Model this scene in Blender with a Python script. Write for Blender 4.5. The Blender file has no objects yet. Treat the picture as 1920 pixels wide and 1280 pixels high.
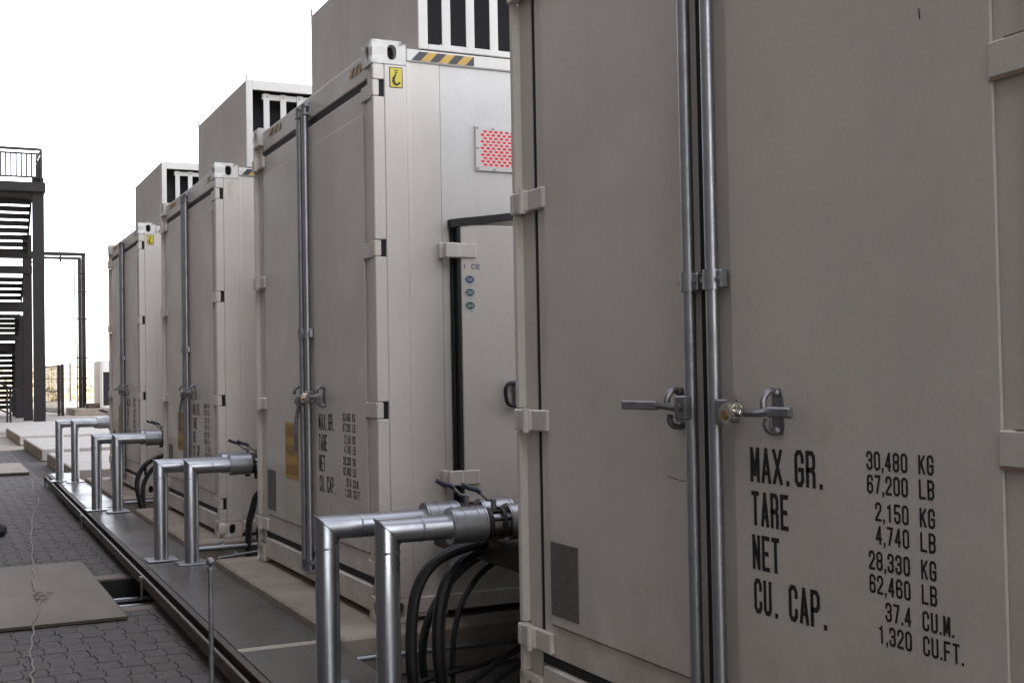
import bpy, math, random
from mathutils import Vector, Matrix
random.seed(7)
S = bpy.context.scene
COL = S.collection
PI = math.pi

# ------------------------------------------------------------------ camera
CAM_YAW, CAM_PITCH, CAM_ROLL = math.radians(25.558), math.radians(1.488), math.radians(-1.035)
CAM_LOC = Vector((-1.975, 0.0, 1.224))
fw = Vector((math.sin(CAM_YAW)*math.cos(CAM_PITCH), math.cos(CAM_YAW)*math.cos(CAM_PITCH), math.sin(CAM_PITCH)))
r0 = Vector((math.cos(CAM_YAW), -math.sin(CAM_YAW), 0)); u0 = r0.cross(fw)
rt = r0*math.cos(CAM_ROLL)+u0*math.sin(CAM_ROLL); up = u0*math.cos(CAM_ROLL)-r0*math.sin(CAM_ROLL)
cam = bpy.data.cameras.new('camera'); cam.sensor_width = 36; cam.lens = 2269.27/1920*36
cam.clip_start = 0.05; cam.clip_end = 6000
co = bpy.data.objects.new('camera', cam); COL.objects.link(co)
co.matrix_world = Matrix(((rt.x, up.x, -fw.x, CAM_LOC.x), (rt.y, up.y, -fw.y, CAM_LOC.y), (rt.z, up.z, -fw.z, CAM_LOC.z), (0, 0, 0, 1)))
S.camera = co

# ------------------------------------------------------------------ sky, sun, exposure
SUN_EL = math.radians(33)
SUN_AZ = math.radians(-112)          # from +Y towards +X: the sun stands left of the yard, beyond the building
W_ = bpy.data.worlds.new('World'); S.world = W_; W_.use_nodes = True
wn = W_.node_tree; wn.nodes.clear()
sk = wn.nodes.new('ShaderNodeTexSky'); sk.sky_type = 'NISHITA'; sk.sun_disc = False
sk.sun_elevation = SUN_EL; sk.sun_rotation = SUN_AZ
sk.air_density = 0.7; sk.dust_density = 1.6; sk.ozone_density = 0.0; sk.altitude = 0
bg = wn.nodes.new('ShaderNodeBackground'); bg.inputs[1].default_value = 0.15
wo = wn.nodes.new('ShaderNodeOutputWorld')
hz = wn.nodes.new('ShaderNodeHueSaturation'); hz.inputs['Saturation'].default_value = 0.36   # milky, hazy sky
tn = wn.nodes.new('ShaderNodeMix'); tn.data_type = 'RGBA'; tn.blend_type = 'MULTIPLY'; tn.inputs[0].default_value = 1.0; tn.inputs[7].default_value = (1.0, .965, .95, 1)
wn.links.new(sk.outputs[0], hz.inputs['Color']); wn.links.new(hz.outputs[0], tn.inputs[6]); wn.links.new(tn.outputs[2], bg.inputs[0]); wn.links.new(bg.outputs[0], wo.inputs[0])
sl = bpy.data.lights.new('sun', 'SUN'); sl.energy = 3.0; sl.angle = math.radians(0.6); sl.color = (1, .95, .87)
so = bpy.data.objects.new('sun', sl); COL.objects.link(so)
sd = Vector((math.sin(SUN_AZ)*math.cos(SUN_EL), math.cos(SUN_AZ)*math.cos(SUN_EL), math.sin(SUN_EL)))
so.rotation_euler = sd.to_track_quat('Z', 'Y').to_euler(); so.location = sd*200
S.view_settings.view_transform = 'Standard'; S.view_settings.look = 'None'
S.view_settings.gamma = 1.0; S.view_settings.use_curve_mapping = False
S.view_settings.exposure = 2.9

# ------------------------------------------------------------------ materials
def mat(name, col, rough=.6, metal=0., var=.0, scale=6., col2=None, bump=0., bscale=40., stretch=(1, 1, 1),
        spots=None, spot_amt=.0, spot_scale=9., emit=None, estr=0., rvar=0., coord='pos', streak=None, streak_amt=0., detail=6., dirt=0., dirt_top=.7, wave=0., mottle=0.):
    m = bpy.data.materials.new(name); m.use_nodes = True
    nt = m.node_tree; N = nt.nodes; L = nt.links; b = N['Principled BSDF']
    b.inputs['Roughness'].default_value = rough; b.inputs['Metallic'].default_value = metal
    b.inputs['Base Color'].default_value = (*col, 1)
    if emit:
        b.inputs['Emission Color'].default_value = (*emit, 1); b.inputs['Emission Strength'].default_value = estr
    if not (var or col2 or bump or spots or rvar or streak): return m
    if coord == 'pos': src = N.new('ShaderNodeNewGeometry').outputs['Position']
    else: src = N.new('ShaderNodeTexCoord').outputs['Object']
    mp = N.new('ShaderNodeMapping'); mp.inputs['Scale'].default_value = stretch; L.new(src, mp.inputs[0])
    def noise(s, d=detail, r=.6, vec=None):
        n = N.new('ShaderNodeTexNoise'); n.inputs['Scale'].default_value = s; n.inputs['Detail'].default_value = d
        n.inputs['Roughness'].default_value = r; L.new(vec or mp.outputs[0], n.inputs['Vector']); return n
    def mix(a, bcol, fac, bl='MIX'):
        x = N.new('ShaderNodeMix'); x.data_type = 'RGBA'; x.blend_type = bl
        if isinstance(a, tuple): x.inputs[6].default_value = (*a, 1)
        else: L.new(a, x.inputs[6])
        if isinstance(bcol, tuple): x.inputs[7].default_value = (*bcol, 1)
        else: L.new(bcol, x.inputs[7])
        L.new(fac, x.inputs[0]); return x.outputs[2]
    def ramp(s, a, bb):
        r = N.new('ShaderNodeMapRange'); r.inputs[1].default_value = a; r.inputs[2].default_value = bb
        L.new(s, r.inputs[0]); return r
    n1 = noise(scale)
    c2 = col2 or tuple(max(0, c*(1-var)) for c in col)
    c = mix(col, c2, ramp(n1.outputs[0], .35, .68).outputs[0])
    if streak:
        mp2 = N.new('ShaderNodeMapping'); mp2.inputs['Scale'].default_value = (9, 9, .35); L.new(src, mp2.inputs[0])
        ns = noise(1.6, 4, .6, mp2.outputs[0]); rr = ramp(ns.outputs[0], .52, .78); rr.inputs[4].default_value = streak_amt
        c = mix(c, streak, rr.outputs[0])
    if mottle:
        nm = noise(110, 3, .7); rr = ramp(nm.outputs[0], .35, .65); rr.inputs[3].default_value = 1-mottle; rr.inputs[4].default_value = 1+mottle*.4
        cb = N.new('ShaderNodeCombineColor')
        for q in range(3): L.new(rr.outputs[0], cb.inputs[q])
        one = N.new('ShaderNodeValue'); one.outputs[0].default_value = 1; c = mix(c, cb.outputs[0], one.outputs[0], 'MULTIPLY')
    if spots:
        n2 = noise(spot_scale, 8, .7); rr = ramp(n2.outputs[0], .60, .72); rr.inputs[4].default_value = spot_amt
        c = mix(c, spots, rr.outputs[0])
    if dirt:                                             # splash dirt low on the sheet steel
        sp = N.new('ShaderNodeSeparateXYZ'); L.new(src, sp.inputs[0])
        rz = ramp(sp.outputs['Z'], dirt_top, -.05); nd = noise(3.5, 8, .7); rn = ramp(nd.outputs[0], .38, .66)
        mu = N.new('ShaderNodeMath'); mu.operation = 'MULTIPLY'; L.new(rz.outputs[0], mu.inputs[0]); L.new(rn.outputs[0], mu.inputs[1])
        m2 = N.new('ShaderNodeMath'); m2.operation = 'MULTIPLY'; m2.inputs[1].default_value = dirt; L.new(mu.outputs[0], m2.inputs[0])
        c = mix(c, (.20, .15, .105), m2.outputs[0])
    L.new(c, b.inputs['Base Color'])
    if rvar:
        rr = ramp(n1.outputs[0], .3, .7); rr.inputs[3].default_value = max(.05, rough-rvar); rr.inputs[4].default_value = min(1, rough+rvar)
        L.new(rr.outputs[0], b.inputs['Roughness'])
    if bump:
        n3 = noise(bscale, 5, .6); bp = N.new('ShaderNodeBump'); bp.inputs['Strength'].default_value = bump
        bp.inputs['Distance'].default_value = .004; L.new(n3.outputs[0], bp.inputs['Height']); L.new(bp.outputs[0], b.inputs['Normal'])
        if wave:                                         # slightly rippled sheet
            n4 = noise(1.7, 2, .4); b2 = N.new('ShaderNodeBump'); b2.inputs['Strength'].default_value = wave; b2.inputs['Distance'].default_value = .05
            L.new(n4.outputs[0], b2.inputs['Height']); L.new(b2.outputs[0], bp.inputs['Normal'])
    return m

M = {}
M['paint'] = mat('cream_paint', (.635, .588, .52), .38, var=.09, scale=2.2, mottle=.07, bump=.12, bscale=260, rvar=.08,
                 spots=(.36, .27, .18), spot_amt=.22, spot_scale=6., streak=(.50, .45, .385), streak_amt=.14, dirt=.6, dirt_top=.8, wave=.25)
M['paint_w_lit'] = mat('white_and_sky_lit_paint', (.655, .635, .585), .42, var=.08, scale=3., mottle=.07, bump=.12, bscale=260, rvar=.08,
                   streak=(.50, .46, .40), streak_amt=.20, dirt=.65, dirt_top=1.0, wave=.25)  # sky light painted into cream on walls, rails, top castings; plain white elsewhere
M['box_paint'] = mat('weathered_box_paint', (.58, .53, .475), .55, var=.16, scale=1.6, mottle=.14, bump=.15, bscale=180,
                     spots=(.28, .19, .12), spot_amt=.22, spot_scale=5., streak=(.43, .37, .32), streak_amt=.40)
M['rust_shade_bead'] = mat('rust_and_shadow_line', (.33, .26, .20), .7, col2=(.22, .12, .07), scale=14)  # rust at seams and scuffs; also the painted hinge shadow lines
M['gasket'] = mat('black_gasket', (.012, .011, .012), .7, var=.3, scale=12)
M['rubber'] = mat('black_rubber', (.011, .0105, .011), .52, var=.4, scale=10, bump=.2, bscale=90)
M['galv'] = mat('galvanised_steel', (.43, .44, .455), .42, 1., col2=(.34, .345, .365), scale=9, rvar=.06)
M['jacket'] = mat('sheet_metal_cladding', (.42, .43, .445), .35, 1., col2=(.33, .34, .355), scale=5, bump=.14, bscale=9, rvar=.09, spots=(.27, .26, .25), spot_amt=.5, spot_scale=14.)
M['oldsteel'] = mat('dull_zinc_steel', (.30, .30, .31), .48, .85, col2=(.17, .16, .16), scale=14, bump=.2, bscale=70)
M['chrome'] = mat('polished_padlock_steel', (.78, .75, .68), .14, 1.)
M['brass'] = mat('brass', (.55, .38, .16), .25, 1.)
M['valve'] = mat('dark_cast_iron', (.045, .036, .03), .5, .5, var=.5, scale=30, bump=.5, bscale=60)
M['blue'] = mat('dark_blue_grip', (.012, .014, .032), .5)
M['concrete'] = mat('concrete', (.31, .262, .212), .85, col2=(.215, .172, .13), scale=3.5, bump=.5, bscale=55, spots=(.20, .13, .085), spot_amt=.5, spot_scale=3.)
M['pale_concrete'] = mat('pale_concrete', (.44, .40, .36), .85, col2=(.36, .325, .285), scale=2., bump=.4, bscale=40)
M['form_face'] = mat('brown_cast_edge', (.35, .27, .19), .85, var=.3, scale=4.)
M['deck'] = mat('steel_deck_plate', (.080, .072, .067), .33, .15, col2=(.108, .092, .078), scale=1.3, bump=.06, bscale=40, rvar=.08, spots=(.125, .092, .07), spot_amt=.6, spot_scale=5.)
M['rust'] = mat('brown_rusty_steel', (.085, .055, .04), .6, .3, col2=(.05, .037, .03), scale=9, bump=.4, bscale=60)
M['rail'] = mat('worn_grey_steel', (.15, .125, .105), .5, .6, col2=(.13, .105, .09), scale=8, bump=.2, bscale=60)
M['strip'] = mat('tan_sealing_strip', (.36, .31, .25), .8, var=.2, scale=9.)
M['ply'] = mat('plywood', (.195, .162, .128), .8, col2=(.15, .12, .093), scale=3., stretch=(1, .3, 1), bump=.4, bscale=70, spots=(.15, .11, .08), spot_amt=.35, spot_scale=5.)
M['ply_edge'] = mat('dark_plywood_edge', (.07, .055, .035), .9, var=.4, scale=30)
M['paver'] = []
for i, c in enumerate([(.100, .086, .080), (.107, .091, .084), (.092, .081, .077), (.105, .086, .077)]):
    M['paver'].append(mat('paver_%s' % 'abcd'[i], c, .85, var=.28, scale=14, bump=.7, bscale=110, spots=(.065, .058, .055), spot_amt=.6, spot_scale=11))
M['joint'] = mat('sandy_joint_bedding', (.085, .075, .066), .95, var=.4, scale=12)
M['yard'] = mat('dusty_yard_ground', (.34, .30, .25), .95, col2=(.26, .225, .185), scale=.8, bump=.4, bscale=20)
M['field'] = mat('dry_grass_field', (.52, .44, .31), .95, col2=(.44, .38, .26), scale=.05, stretch=(1, .35, 1), bump=.5, bscale=2., spots=(.45, .36, .2), spot_amt=.7, spot_scale=.16)
M['tuft'] = mat('dry_grass_tufts', (.42, .37, .24), .9, col2=(.50, .42, .28), scale=.4)
M['rope'] = mat('pale_twine', (.28, .245, .205), .85, var=.25, scale=60)
M['black'] = mat('black_stencil_paint', (.012, .011, .011), .6)
M['tower'] = mat('dark_brown_painted_steel', (.019, .015, .0145), .85, .0, var=.3, scale=2., bump=.1, bscale=20)
M['fence'] = mat('fence_wire', (.06, .05, .045), .6, .3)
M['yellow'] = mat('yellow_decal', (.62, .52, .03), .5, var=.1, scale=20)
M['tape_y'] = mat('amber_tape', (.55, .33, .045), .45, var=.2, scale=20)
M['tape_k'] = mat('black_tape', (.022, .022, .026), .45)
M['plate'] = mat('grey_notice_print', (.075, .068, .062), .5, col2=(.16, .145, .13), scale=30., stretch=(1, 1.2, 9), spots=(.24, .22, .2), spot_amt=.5, spot_scale=45.)
M['label_y'] = mat('amber_label', (.50, .30, .055), .55, var=.15, scale=20)
M['label_p'] = mat('amber_label_print', (.24, .125, .03), .55, col2=(.42, .24, .05), scale=26., stretch=(1, 1, 3))
M['glue'] = mat('torn_decal_glue', (.50, .45, .33), .7, col2=(.62, .59, .52), scale=30)
M['red'] = mat('red_lamp_glow', (.35, .004, .008), .5, emit=(1, .006, .03), estr=.12)
M['dark'] = mat('dark_interior_and_recess_shade', (.010, .009, .011), .8)  # near-black interiors; also shade painted into casting holes and hinge pockets
M['badge_b'] = mat('blue_badge', (.03, .04, .13), .5); M['badge_g'] = mat('teal_badge', (.03, .11, .12), .5)
M['badge_d'] = mat('green_badge', (.025, .09, .075), .5); M['badge_w'] = mat('badge_white', (.55, .56, .55), .5)
M['badge_o'] = mat('badge_ring', (.36, .40, .42), .5)
M['wallb'] = mat('building_render', (.125, .112, .10), .9, var=.15, scale=1.2, bump=.3, bscale=30)
M['glass'] = mat('window_glass', (.02, .025, .03), .08, .0)
M['stone'] = mat('dark_stone', (.03, .027, .025), .8, var=.4, scale=20, bump=.8, bscale=30)

# ------------------------------------------------------------------ mesh builder
class MB:
    def __init__(s): s.v = []; s.f = []; s.mi = []; s.cur = 0
    def face(s, idx): s.f.append(tuple(idx)); s.mi.append(s.cur)
    def quad(s, *p):
        n = len(s.v); s.v += [tuple(q) for q in p]; s.face(range(n, n+len(p)))
    def box(s, x0, x1, y0, y1, z0, z1, ch=0.):
        x0, x1 = min(x0, x1), max(x0, x1); y0, y1 = min(y0, y1), max(y0, y1); z0, z1 = min(z0, z1), max(z0, z1)
        X, Y, Z = (x0, x1), (y0, y1), (z0, z1); n = len(s.v)
        if ch <= 0:
            for k in (0, 1):
                for j in (0, 1):
                    for i in (0, 1): s.v.append((X[i], Y[j], Z[k]))
            for q in ((0, 2, 3, 1), (4, 5, 7, 6), (0, 1, 5, 4), (2, 6, 7, 3), (0, 4, 6, 2), (1, 3, 7, 5)): s.face([n+t for t in q])
            return s
        ch = min(ch, (x1-x0)*.45, (y1-y0)*.45, (z1-z0)*.45)
        idx = {}
        for i in (0, 1):
            for j in (0, 1):
                for k in (0, 1):
                    sx, sy, sz = (1-2*i)*ch, (1-2*j)*ch, (1-2*k)*ch
                    idx[i, j, k] = len(s.v)
                    s.v += [(X[i], Y[j]+sy, Z[k]+sz), (X[i]+sx, Y[j], Z[k]+sz), (X[i]+sx, Y[j]+sy, Z[k])]
        g = lambda i, j, k, a: idx[i, j, k]+a
        for i in (0, 1):
            q = [g(i, 0, 0, 0), g(i, 1, 0, 0), g(i, 1, 1, 0), g(i, 0, 1, 0)]; s.face(q if i else q[::-1])
            q = [g(0, i, 0, 1), g(0, i, 1, 1), g(1, i, 1, 1), g(1, i, 0, 1)]; s.face(q if i else q[::-1])
            q = [g(0, 0, i, 2), g(1, 0, i, 2), g(1, 1, i, 2), g(0, 1, i, 2)]; s.face(q if i else q[::-1])
        for a in (0, 1):
            for b in (0, 1):
                s.face([g(a, b, 0, 0), g(a, b, 1, 0), g(a, b, 1, 1), g(a, b, 0, 1)])
                s.face([g(a, 0, b, 0), g(a, 1, b, 0), g(a, 1, b, 2), g(a, 0, b, 2)])
                s.face([g(0, a, b, 1), g(1, a, b, 1), g(1, a, b, 2), g(0, a, b, 2)])
        for i in (0, 1):
            for j in (0, 1):
                for k in (0, 1): s.face([g(i, j, k, 0), g(i, j, k, 1), g(i, j, k, 2)])
        return s
    def ring(s, c, u, w, r, n, r2=None):
        i0 = len(s.v); r2 = r2 or r
        for k in range(n):
            a = 2*PI*k/n; s.v.append(tuple(c+u*(r*math.cos(a))+w*(r2*math.sin(a))))
        return i0
    def bridge(s, a, b, n):
        for k in range(n): s.face((a+k, a+(k+1) % n, b+(k+1) % n, b+k))
    def cyl(s, p0, p1, r, n=12, r1=None, cap=True):
        p0 = Vector(p0); p1 = Vector(p1); d = (p1-p0).normalized()
        u = d.orthogonal().normalized(); w = d.cross(u)
        a = s.ring(p0, u, w, r, n); b = s.ring(p1, u, w, r1 if r1 is not None else r, n); s.bridge(a, b, n)
        if cap: s.face([a+k for k in range(n)][::-1]); s.face([b+k for k in range(n)])
        return s
    def tube(s, pts, r, n=8, cap=True):
        pts = [Vector(p) for p in pts]; u = None; prev = None; first = None
        for i, p in enumerate(pts):
            a = pts[max(0, i-1)]; b = pts[min(len(pts)-1, i+1)]; d = (b-a).normalized()
            if u is None: u = d.orthogonal().normalized()
            u = (u-d*u.dot(d)).normalized(); w = d.cross(u)
            k = s.ring(p, u, w, r, n)
            if prev is not None: s.bridge(prev, k, n)
            else: first = k
            prev = k
        if cap: s.face([first+k for k in range(n)][::-1]); s.face([prev+k for k in range(n)])
        return s
    def sphere(s, c, r, n=12, m=8, sq=1.):
        c = Vector(c); prev = None
        for i in range(m+1):
            t = PI*i/m
            k = s.ring(c+Vector((0, 0, r*sq*math.cos(t))), Vector((1, 0, 0)), Vector((0, 1, 0)), max(1e-4, r*math.sin(t)), n)
            if prev is not None: s.bridge(prev, k, n)
            prev = k
        return s
    def prism(s, pts, ax, a, b):
        # pts: 2-D outline in the two other axes (x,y,z order), extruded along ax from a to b
        def mk(p, t):
            return {'x': (t, p[0], p[1]), 'y': (p[0], t, p[1]), 'z': (p[0], p[1], t)}[ax]
        n = len(pts); i0 = len(s.v); s.v += [mk(p, a) for p in pts]+[mk(p, b) for p in pts]
        s.face(range(i0, i0+n)); s.face(range(i0+2*n-1, i0+n-1, -1))
        for k in range(n): s.face((i0+k, i0+(k+1) % n, i0+n+(k+1) % n, i0+n+k))
        return s
    def holed(s, o, e1, e2, L1, L2, c1, c2, ra, rb, depth_dir, depth, n=20, cap=True):
        # rectangle o + a*e1 + b*e2 (0..L1, 0..L2) with an oval hole and its walls
        o = Vector(o); e1 = Vector(e1); e2 = Vector(e2); dd = Vector(depth_dir)*depth
        ins = []; out = []; deep = []
        for k in range(n):
            a = 2*PI*(k+.5)/n; ca, sa = math.cos(a), math.sin(a)
            ex = abs(ca)**.75*(1 if ca > 0 else -1)*ra; ey = abs(sa)**.75*(1 if sa > 0 else -1)*rb
            ins.append(o+e1*(c1+ex)+e2*(c2+ey))
            t = min(((L1-c1) if ca > 0 else c1)/max(abs(ca), 1e-6), ((L2-c2) if sa > 0 else c2)/max(abs(sa), 1e-6))
            out.append([c1+ca*t, c2+sa*t])
        for cx_, cy_ in ((0, 0), (L1, 0), (0, L2), (L1, L2)):
            k = min(range(n), key=lambda q: (out[q][0]-cx_)**2+(out[q][1]-cy_)**2); out[k] = [cx_, cy_]
        i0 = len(s.v); s.v += [tuple(p) for p in ins]+[tuple(o+e1*p[0]+e2*p[1]) for p in out]+[tuple(p+dd) for p in ins]
        for k in range(n):
            q = (k+1) % n
            s.face((i0+k, i0+q, i0+n+q, i0+n+k)); s.face((i0+k, i0+2*n+k, i0+2*n+q, i0+q))
        if cap:
            c0 = s.cur; s.cur = 1; s.face(range(i0+2*n, i0+3*n)); s.cur = c0
        return s
    def mesh(s, name, mats, sharp=32):
        me = bpy.data.meshes.new(name); me.from_pydata(s.v, [], s.f)
        for m in (mats if isinstance(mats, (list, tuple)) else [mats]): me.materials.append(m)
        if any(s.mi): me.polygons.foreach_set('material_index', s.mi)
        me.polygons.foreach_set('use_smooth', [True]*len(me.polygons))
        me.update()
        import bmesh
        b = bmesh.new(); b.from_mesh(me); bmesh.ops.recalc_face_normals(b, faces=b.faces); b.to_mesh(me); b.free()
        me.set_sharp_from_angle(angle=math.radians(sharp))
        return me
    def build(s, name, mats, parent=None, loc=None, **kw):
        o = bpy.data.objects.new(name, s.mesh(name, mats)); COL.objects.link(o)
        if parent is not None: o.parent = parent
        if loc: o.location = loc
        for k, v in kw.items(): o[k] = v
        return o

def thing(name, label, cat, loc=(0, 0, 0), rz=0., group=None):
    o = bpy.data.objects.new(name, None); COL.objects.link(o); o.location = loc; o.rotation_euler = (0, 0, rz)
    o.empty_display_size = .1; o['label'] = label; o['category'] = cat
    if group: o['group'] = group
    return o
def tag(o, label, cat, group=None):
    o['label'] = label; o['category'] = cat
    if group: o['group'] = group
    return o
def put(name, me, parent, loc=(0, 0, 0), rot=(0, 0, 0), **kw):
    o = bpy.data.objects.new(name, me); COL.objects.link(o); o.parent = parent; o.location = loc; o.rotation_euler = rot
    for k, v in kw.items(): o[k] = v
    return o
def copy_tree(o, parent=None):
    c = o.copy(); COL.objects.link(c)
    if parent is not None: c.parent = parent
    for ch in list(o.children): copy_tree(ch, c)
    return c
def catmull(P, n=6):
    P = [Vector(p) for p in P]; out = []
    for i in range(len(P)-1):
        a, b, c, d = P[max(0, i-1)], P[i], P[i+1], P[min(len(P)-1, i+2)]
        for k in range(n):
            t = k/n
            out.append(.5*((2*b)+(c-a)*t+(2*a-5*b+4*c-d)*t*t+(3*b-a-3*c+d)*t**3))
    return out+[P[-1]]

# ------------------------------------------------------------------ stencil lettering
_r = [(1, .72), (1, .88), (.72, 1), (.28, 1), (0, .88), (0, .12), (.28, 0), (.72, 0), (1, .12)]
GL = {
 'M': [[(0, 0), (0, 1)], [(1, 0), (1, 1)], [(.04, 1), (.5, .2)], [(.96, 1), (.5, .2)]], 'A': [[(0, 0), (.5, 1)], [(1, 0), (.5, 1)], [(.2, .27), (.8, .27)]],
 'X': [[(0, 0), (1, 1)], [(0, 1), (1, 0)]], 'G': [_r+[(1, .46), (.55, .46)]],
 'R': [[(0, 0), (0, 1), (.72, 1), (1, .88), (1, .6), (.72, .48), (0, .48)], [(.72, .48), (1, .38), (1, 0)]],
 'T': [[(0, 1), (1, 1)], [(.5, .95), (.5, 0)]], 'E': [[(1, 1), (0, 1), (0, 0), (1, 0)], [(0, .5), (.8, .5)]],
 'N': [[(0, 0), (0, 1)], [(1, 0), (1, 1)], [(.03, 1), (.97, 0)]], 'C': [_r+[(1, .28)]], 'U': [[(0, 1), (0, .12), (.28, 0), (.72, 0), (1, .12), (1, 1)]],
 'P': [[(0, 0), (0, 1), (.72, 1), (1, .88), (1, .58), (.72, .46), (0, .46)]], 'K': [[(0, 0), (0, 1)], [(1, 1), (0, .38)], [(.36, .6), (1, 0)]],
 'L': [[(0, 1), (0, 0), (1, 0)]], 'B': [[(0, 0), (0, 1), (.72, 1), (1, .88), (1, .64), (.75, .52), (0, .52)], [(.75, .52), (1, .4), (1, .12), (.72, 0), (0, 0)]],
 'F': [[(1, 1), (0, 1), (0, 0)], [(0, .5), (.8, .5)]], 'Z': [[(0, 1), (1, 1)], [(1, 1), (0, 0)], [(0, 0), (1, 0)]],
 '0': [[(1, .55), (1, .88), (.72, 1), (.28, 1), (0, .88), (0, .12), (.28, 0), (.72, 0), (1, .12), (1, .45)]],
 '1': [[(.2, .82), (.6, 1), (.6, 0)]], '2': [[(0, .72), (0, .88), (.28, 1), (.72, 1), (1, .88), (1, .62), (0, .1), (0, 0), (1, 0)]],
 '3': [[(0, .76), (0, .88), (.28, 1), (.72, 1), (1, .88), (1, .64), (.75, .52), (.4, .52)], [(.75, .52), (1, .4), (1, .12), (.72, 0), (.28, 0), (0, .12), (0, .24)]],
 '4': [[(.75, 0), (.75, 1)], [(.72, 1), (0, .26)], [(0, .26), (1, .26)]], '5': [[(1, 1), (0, 1), (0, .54), (.72, .58), (1, .46), (1, .12), (.72, 0), (.28, 0), (0, .12), (0, .24)]],
 '6': [[(1, .76), (1, .88), (.72, 1), (.28, 1), (0, .88), (0, .12), (.28, 0), (.72, 0), (1, .12), (1, .44), (.72, .56), (0, .5)]],
 '7': [[(0, 1), (1, 1)], [(1, 1), (.35, 0)]], '8': [[(.25, .52), (0, .64), (0, .88), (.28, 1), (.72, 1), (1, .88), (1, .64), (.75, .52), (.25, .52)], [(.25, .52), (0, .4), (0, .12), (.28, 0), (.72, 0), (1, .12), (1, .4), (.75, .52)]],
 '(': [[(1, 1), (.2, .8), (.2, .2), (1, 0)]],
}
def ribbon(mb, pts, sw, place, lo=None, hi=None):
    pts = [Vector((p[0], p[1])) for p in pts]; n = len(pts); A = []; B = []
    if lo is not None:                                   # square ends
        pts[0] = pts[0]-(pts[1]-pts[0]).normalized()*sw*.42; pts[-1] = pts[-1]+(pts[-1]-pts[-2]).normalized()*sw*.42
    for i in range(n):
        d0 = (pts[i]-pts[i-1]).normalized() if i else None
        d1 = (pts[i+1]-pts[i]).normalized() if i < n-1 else None
        if d0 is None: d0 = d1
        if d1 is None: d1 = d0
        n0 = Vector((-d0.y, d0.x)); n1 = Vector((-d1.y, d1.x)); m = n0+n1
        if m.length < 1e-4: m = n0
        m.normalize(); k = sw/2/max(.34, m.dot(n1))
        for lst, sg in ((A, 1), (B, -1)):
            q = pts[i]+m*k*sg
            if lo is not None: q.y = min(max(q.y, lo), hi)
            lst.append(q)
    i0 = len(mb.v); mb.v += [place(q) for q in A]+[place(q) for q in B]
    for i in range(n-1): mb.face((i0+i, i0+i+1, i0+n+i+1, i0+n+i))
def write(mb, txt, u0, z0, w, h, sw, gap, place):
    """letters in a strip: u to the right, z up; place(u, z, layer) gives the point"""
    u = u0
    for ch in txt:
        if ch == ' ': u += w*.8; continue
        if ch in '.,':
            if ch == '.' and h > .07: u += gap
            mb.quad(place(u, z0, 0), place(u+sw, z0, 0), place(u+sw, z0+sw*1.1, 0), place(u, z0+sw*1.1, 0))
            if ch == ',':
                mb.quad(place(u+sw*.2, z0, 0), place(u+sw, z0, 0), place(u+sw*.45, z0-sw*1.1, 0), place(u, z0-sw*1.1, 0))
            u += sw+gap; continue
        for li, st in enumerate(GL[ch]):
            pts = [(u+sw/2+p[0]*(w-sw), z0+sw/2+p[1]*(h-sw)) for p in st]
            ribbon(mb, pts, sw, lambda q, li=li: place(q.x, q.y, li), z0, z0+h)
        u += w+gap
    return u

# ------------------------------------------------------------------ ground
GZ = -0.200                       # top of the pavers
PIT = (-.93, -.56, 7.96, 9.12)    # opening in the paving beside the walkway
def sheet(name, z, x0, x1, y0, y1, m, hole=None, **kw):
    b = MB()
    if hole:
        hx0, hx1, hy0, hy1 = hole
        R = [(x0, hx0, y0, y1), (hx1, x1, y0, y1), (hx0, hx1, y0, hy0), (hx0, hx1, hy1, y1)]
    else: R = [(x0, x1, y0, y1)]
    for a, c, d, e in R: b.quad((a, d, z), (c, d, z), (c, e, z), (a, e, z))
    return b.build(name, m, kind='structure', **kw)
sheet('ground', -.226, -400, 600, -60, 95, M['yard'], PIT)
paving = sheet('paving', -.214, -4.5, 6.5, -8, 27.6, M['joint'], PIT)
b = MB(); x0, x1, y0, y1 = PIT
b.quad((x0, y0, -.62), (x1, y0, -.62), (x1, y1, -.62), (x0, y1, -.62))
for P, Q in (((x0, y0), (x1, y0)), ((x1, y0), (x1, y1)), ((x1, y1), (x0, y1)), ((x0, y1), (x0, y0))):
    b.quad((*P, -.62), (*Q, -.62), (*Q, -.214), (*P, -.214))
b.build('drain_pit', M['tower'], kind='structure')
b = MB(); b.box(-.985, -.62, 9.13, 9.30, -.213, -.196, .004)
b.box(-.985, -.62, 7.80, 7.95, -.213, -.196, .004); b.build('pit_edging', M['ply'], kind='structure')
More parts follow.
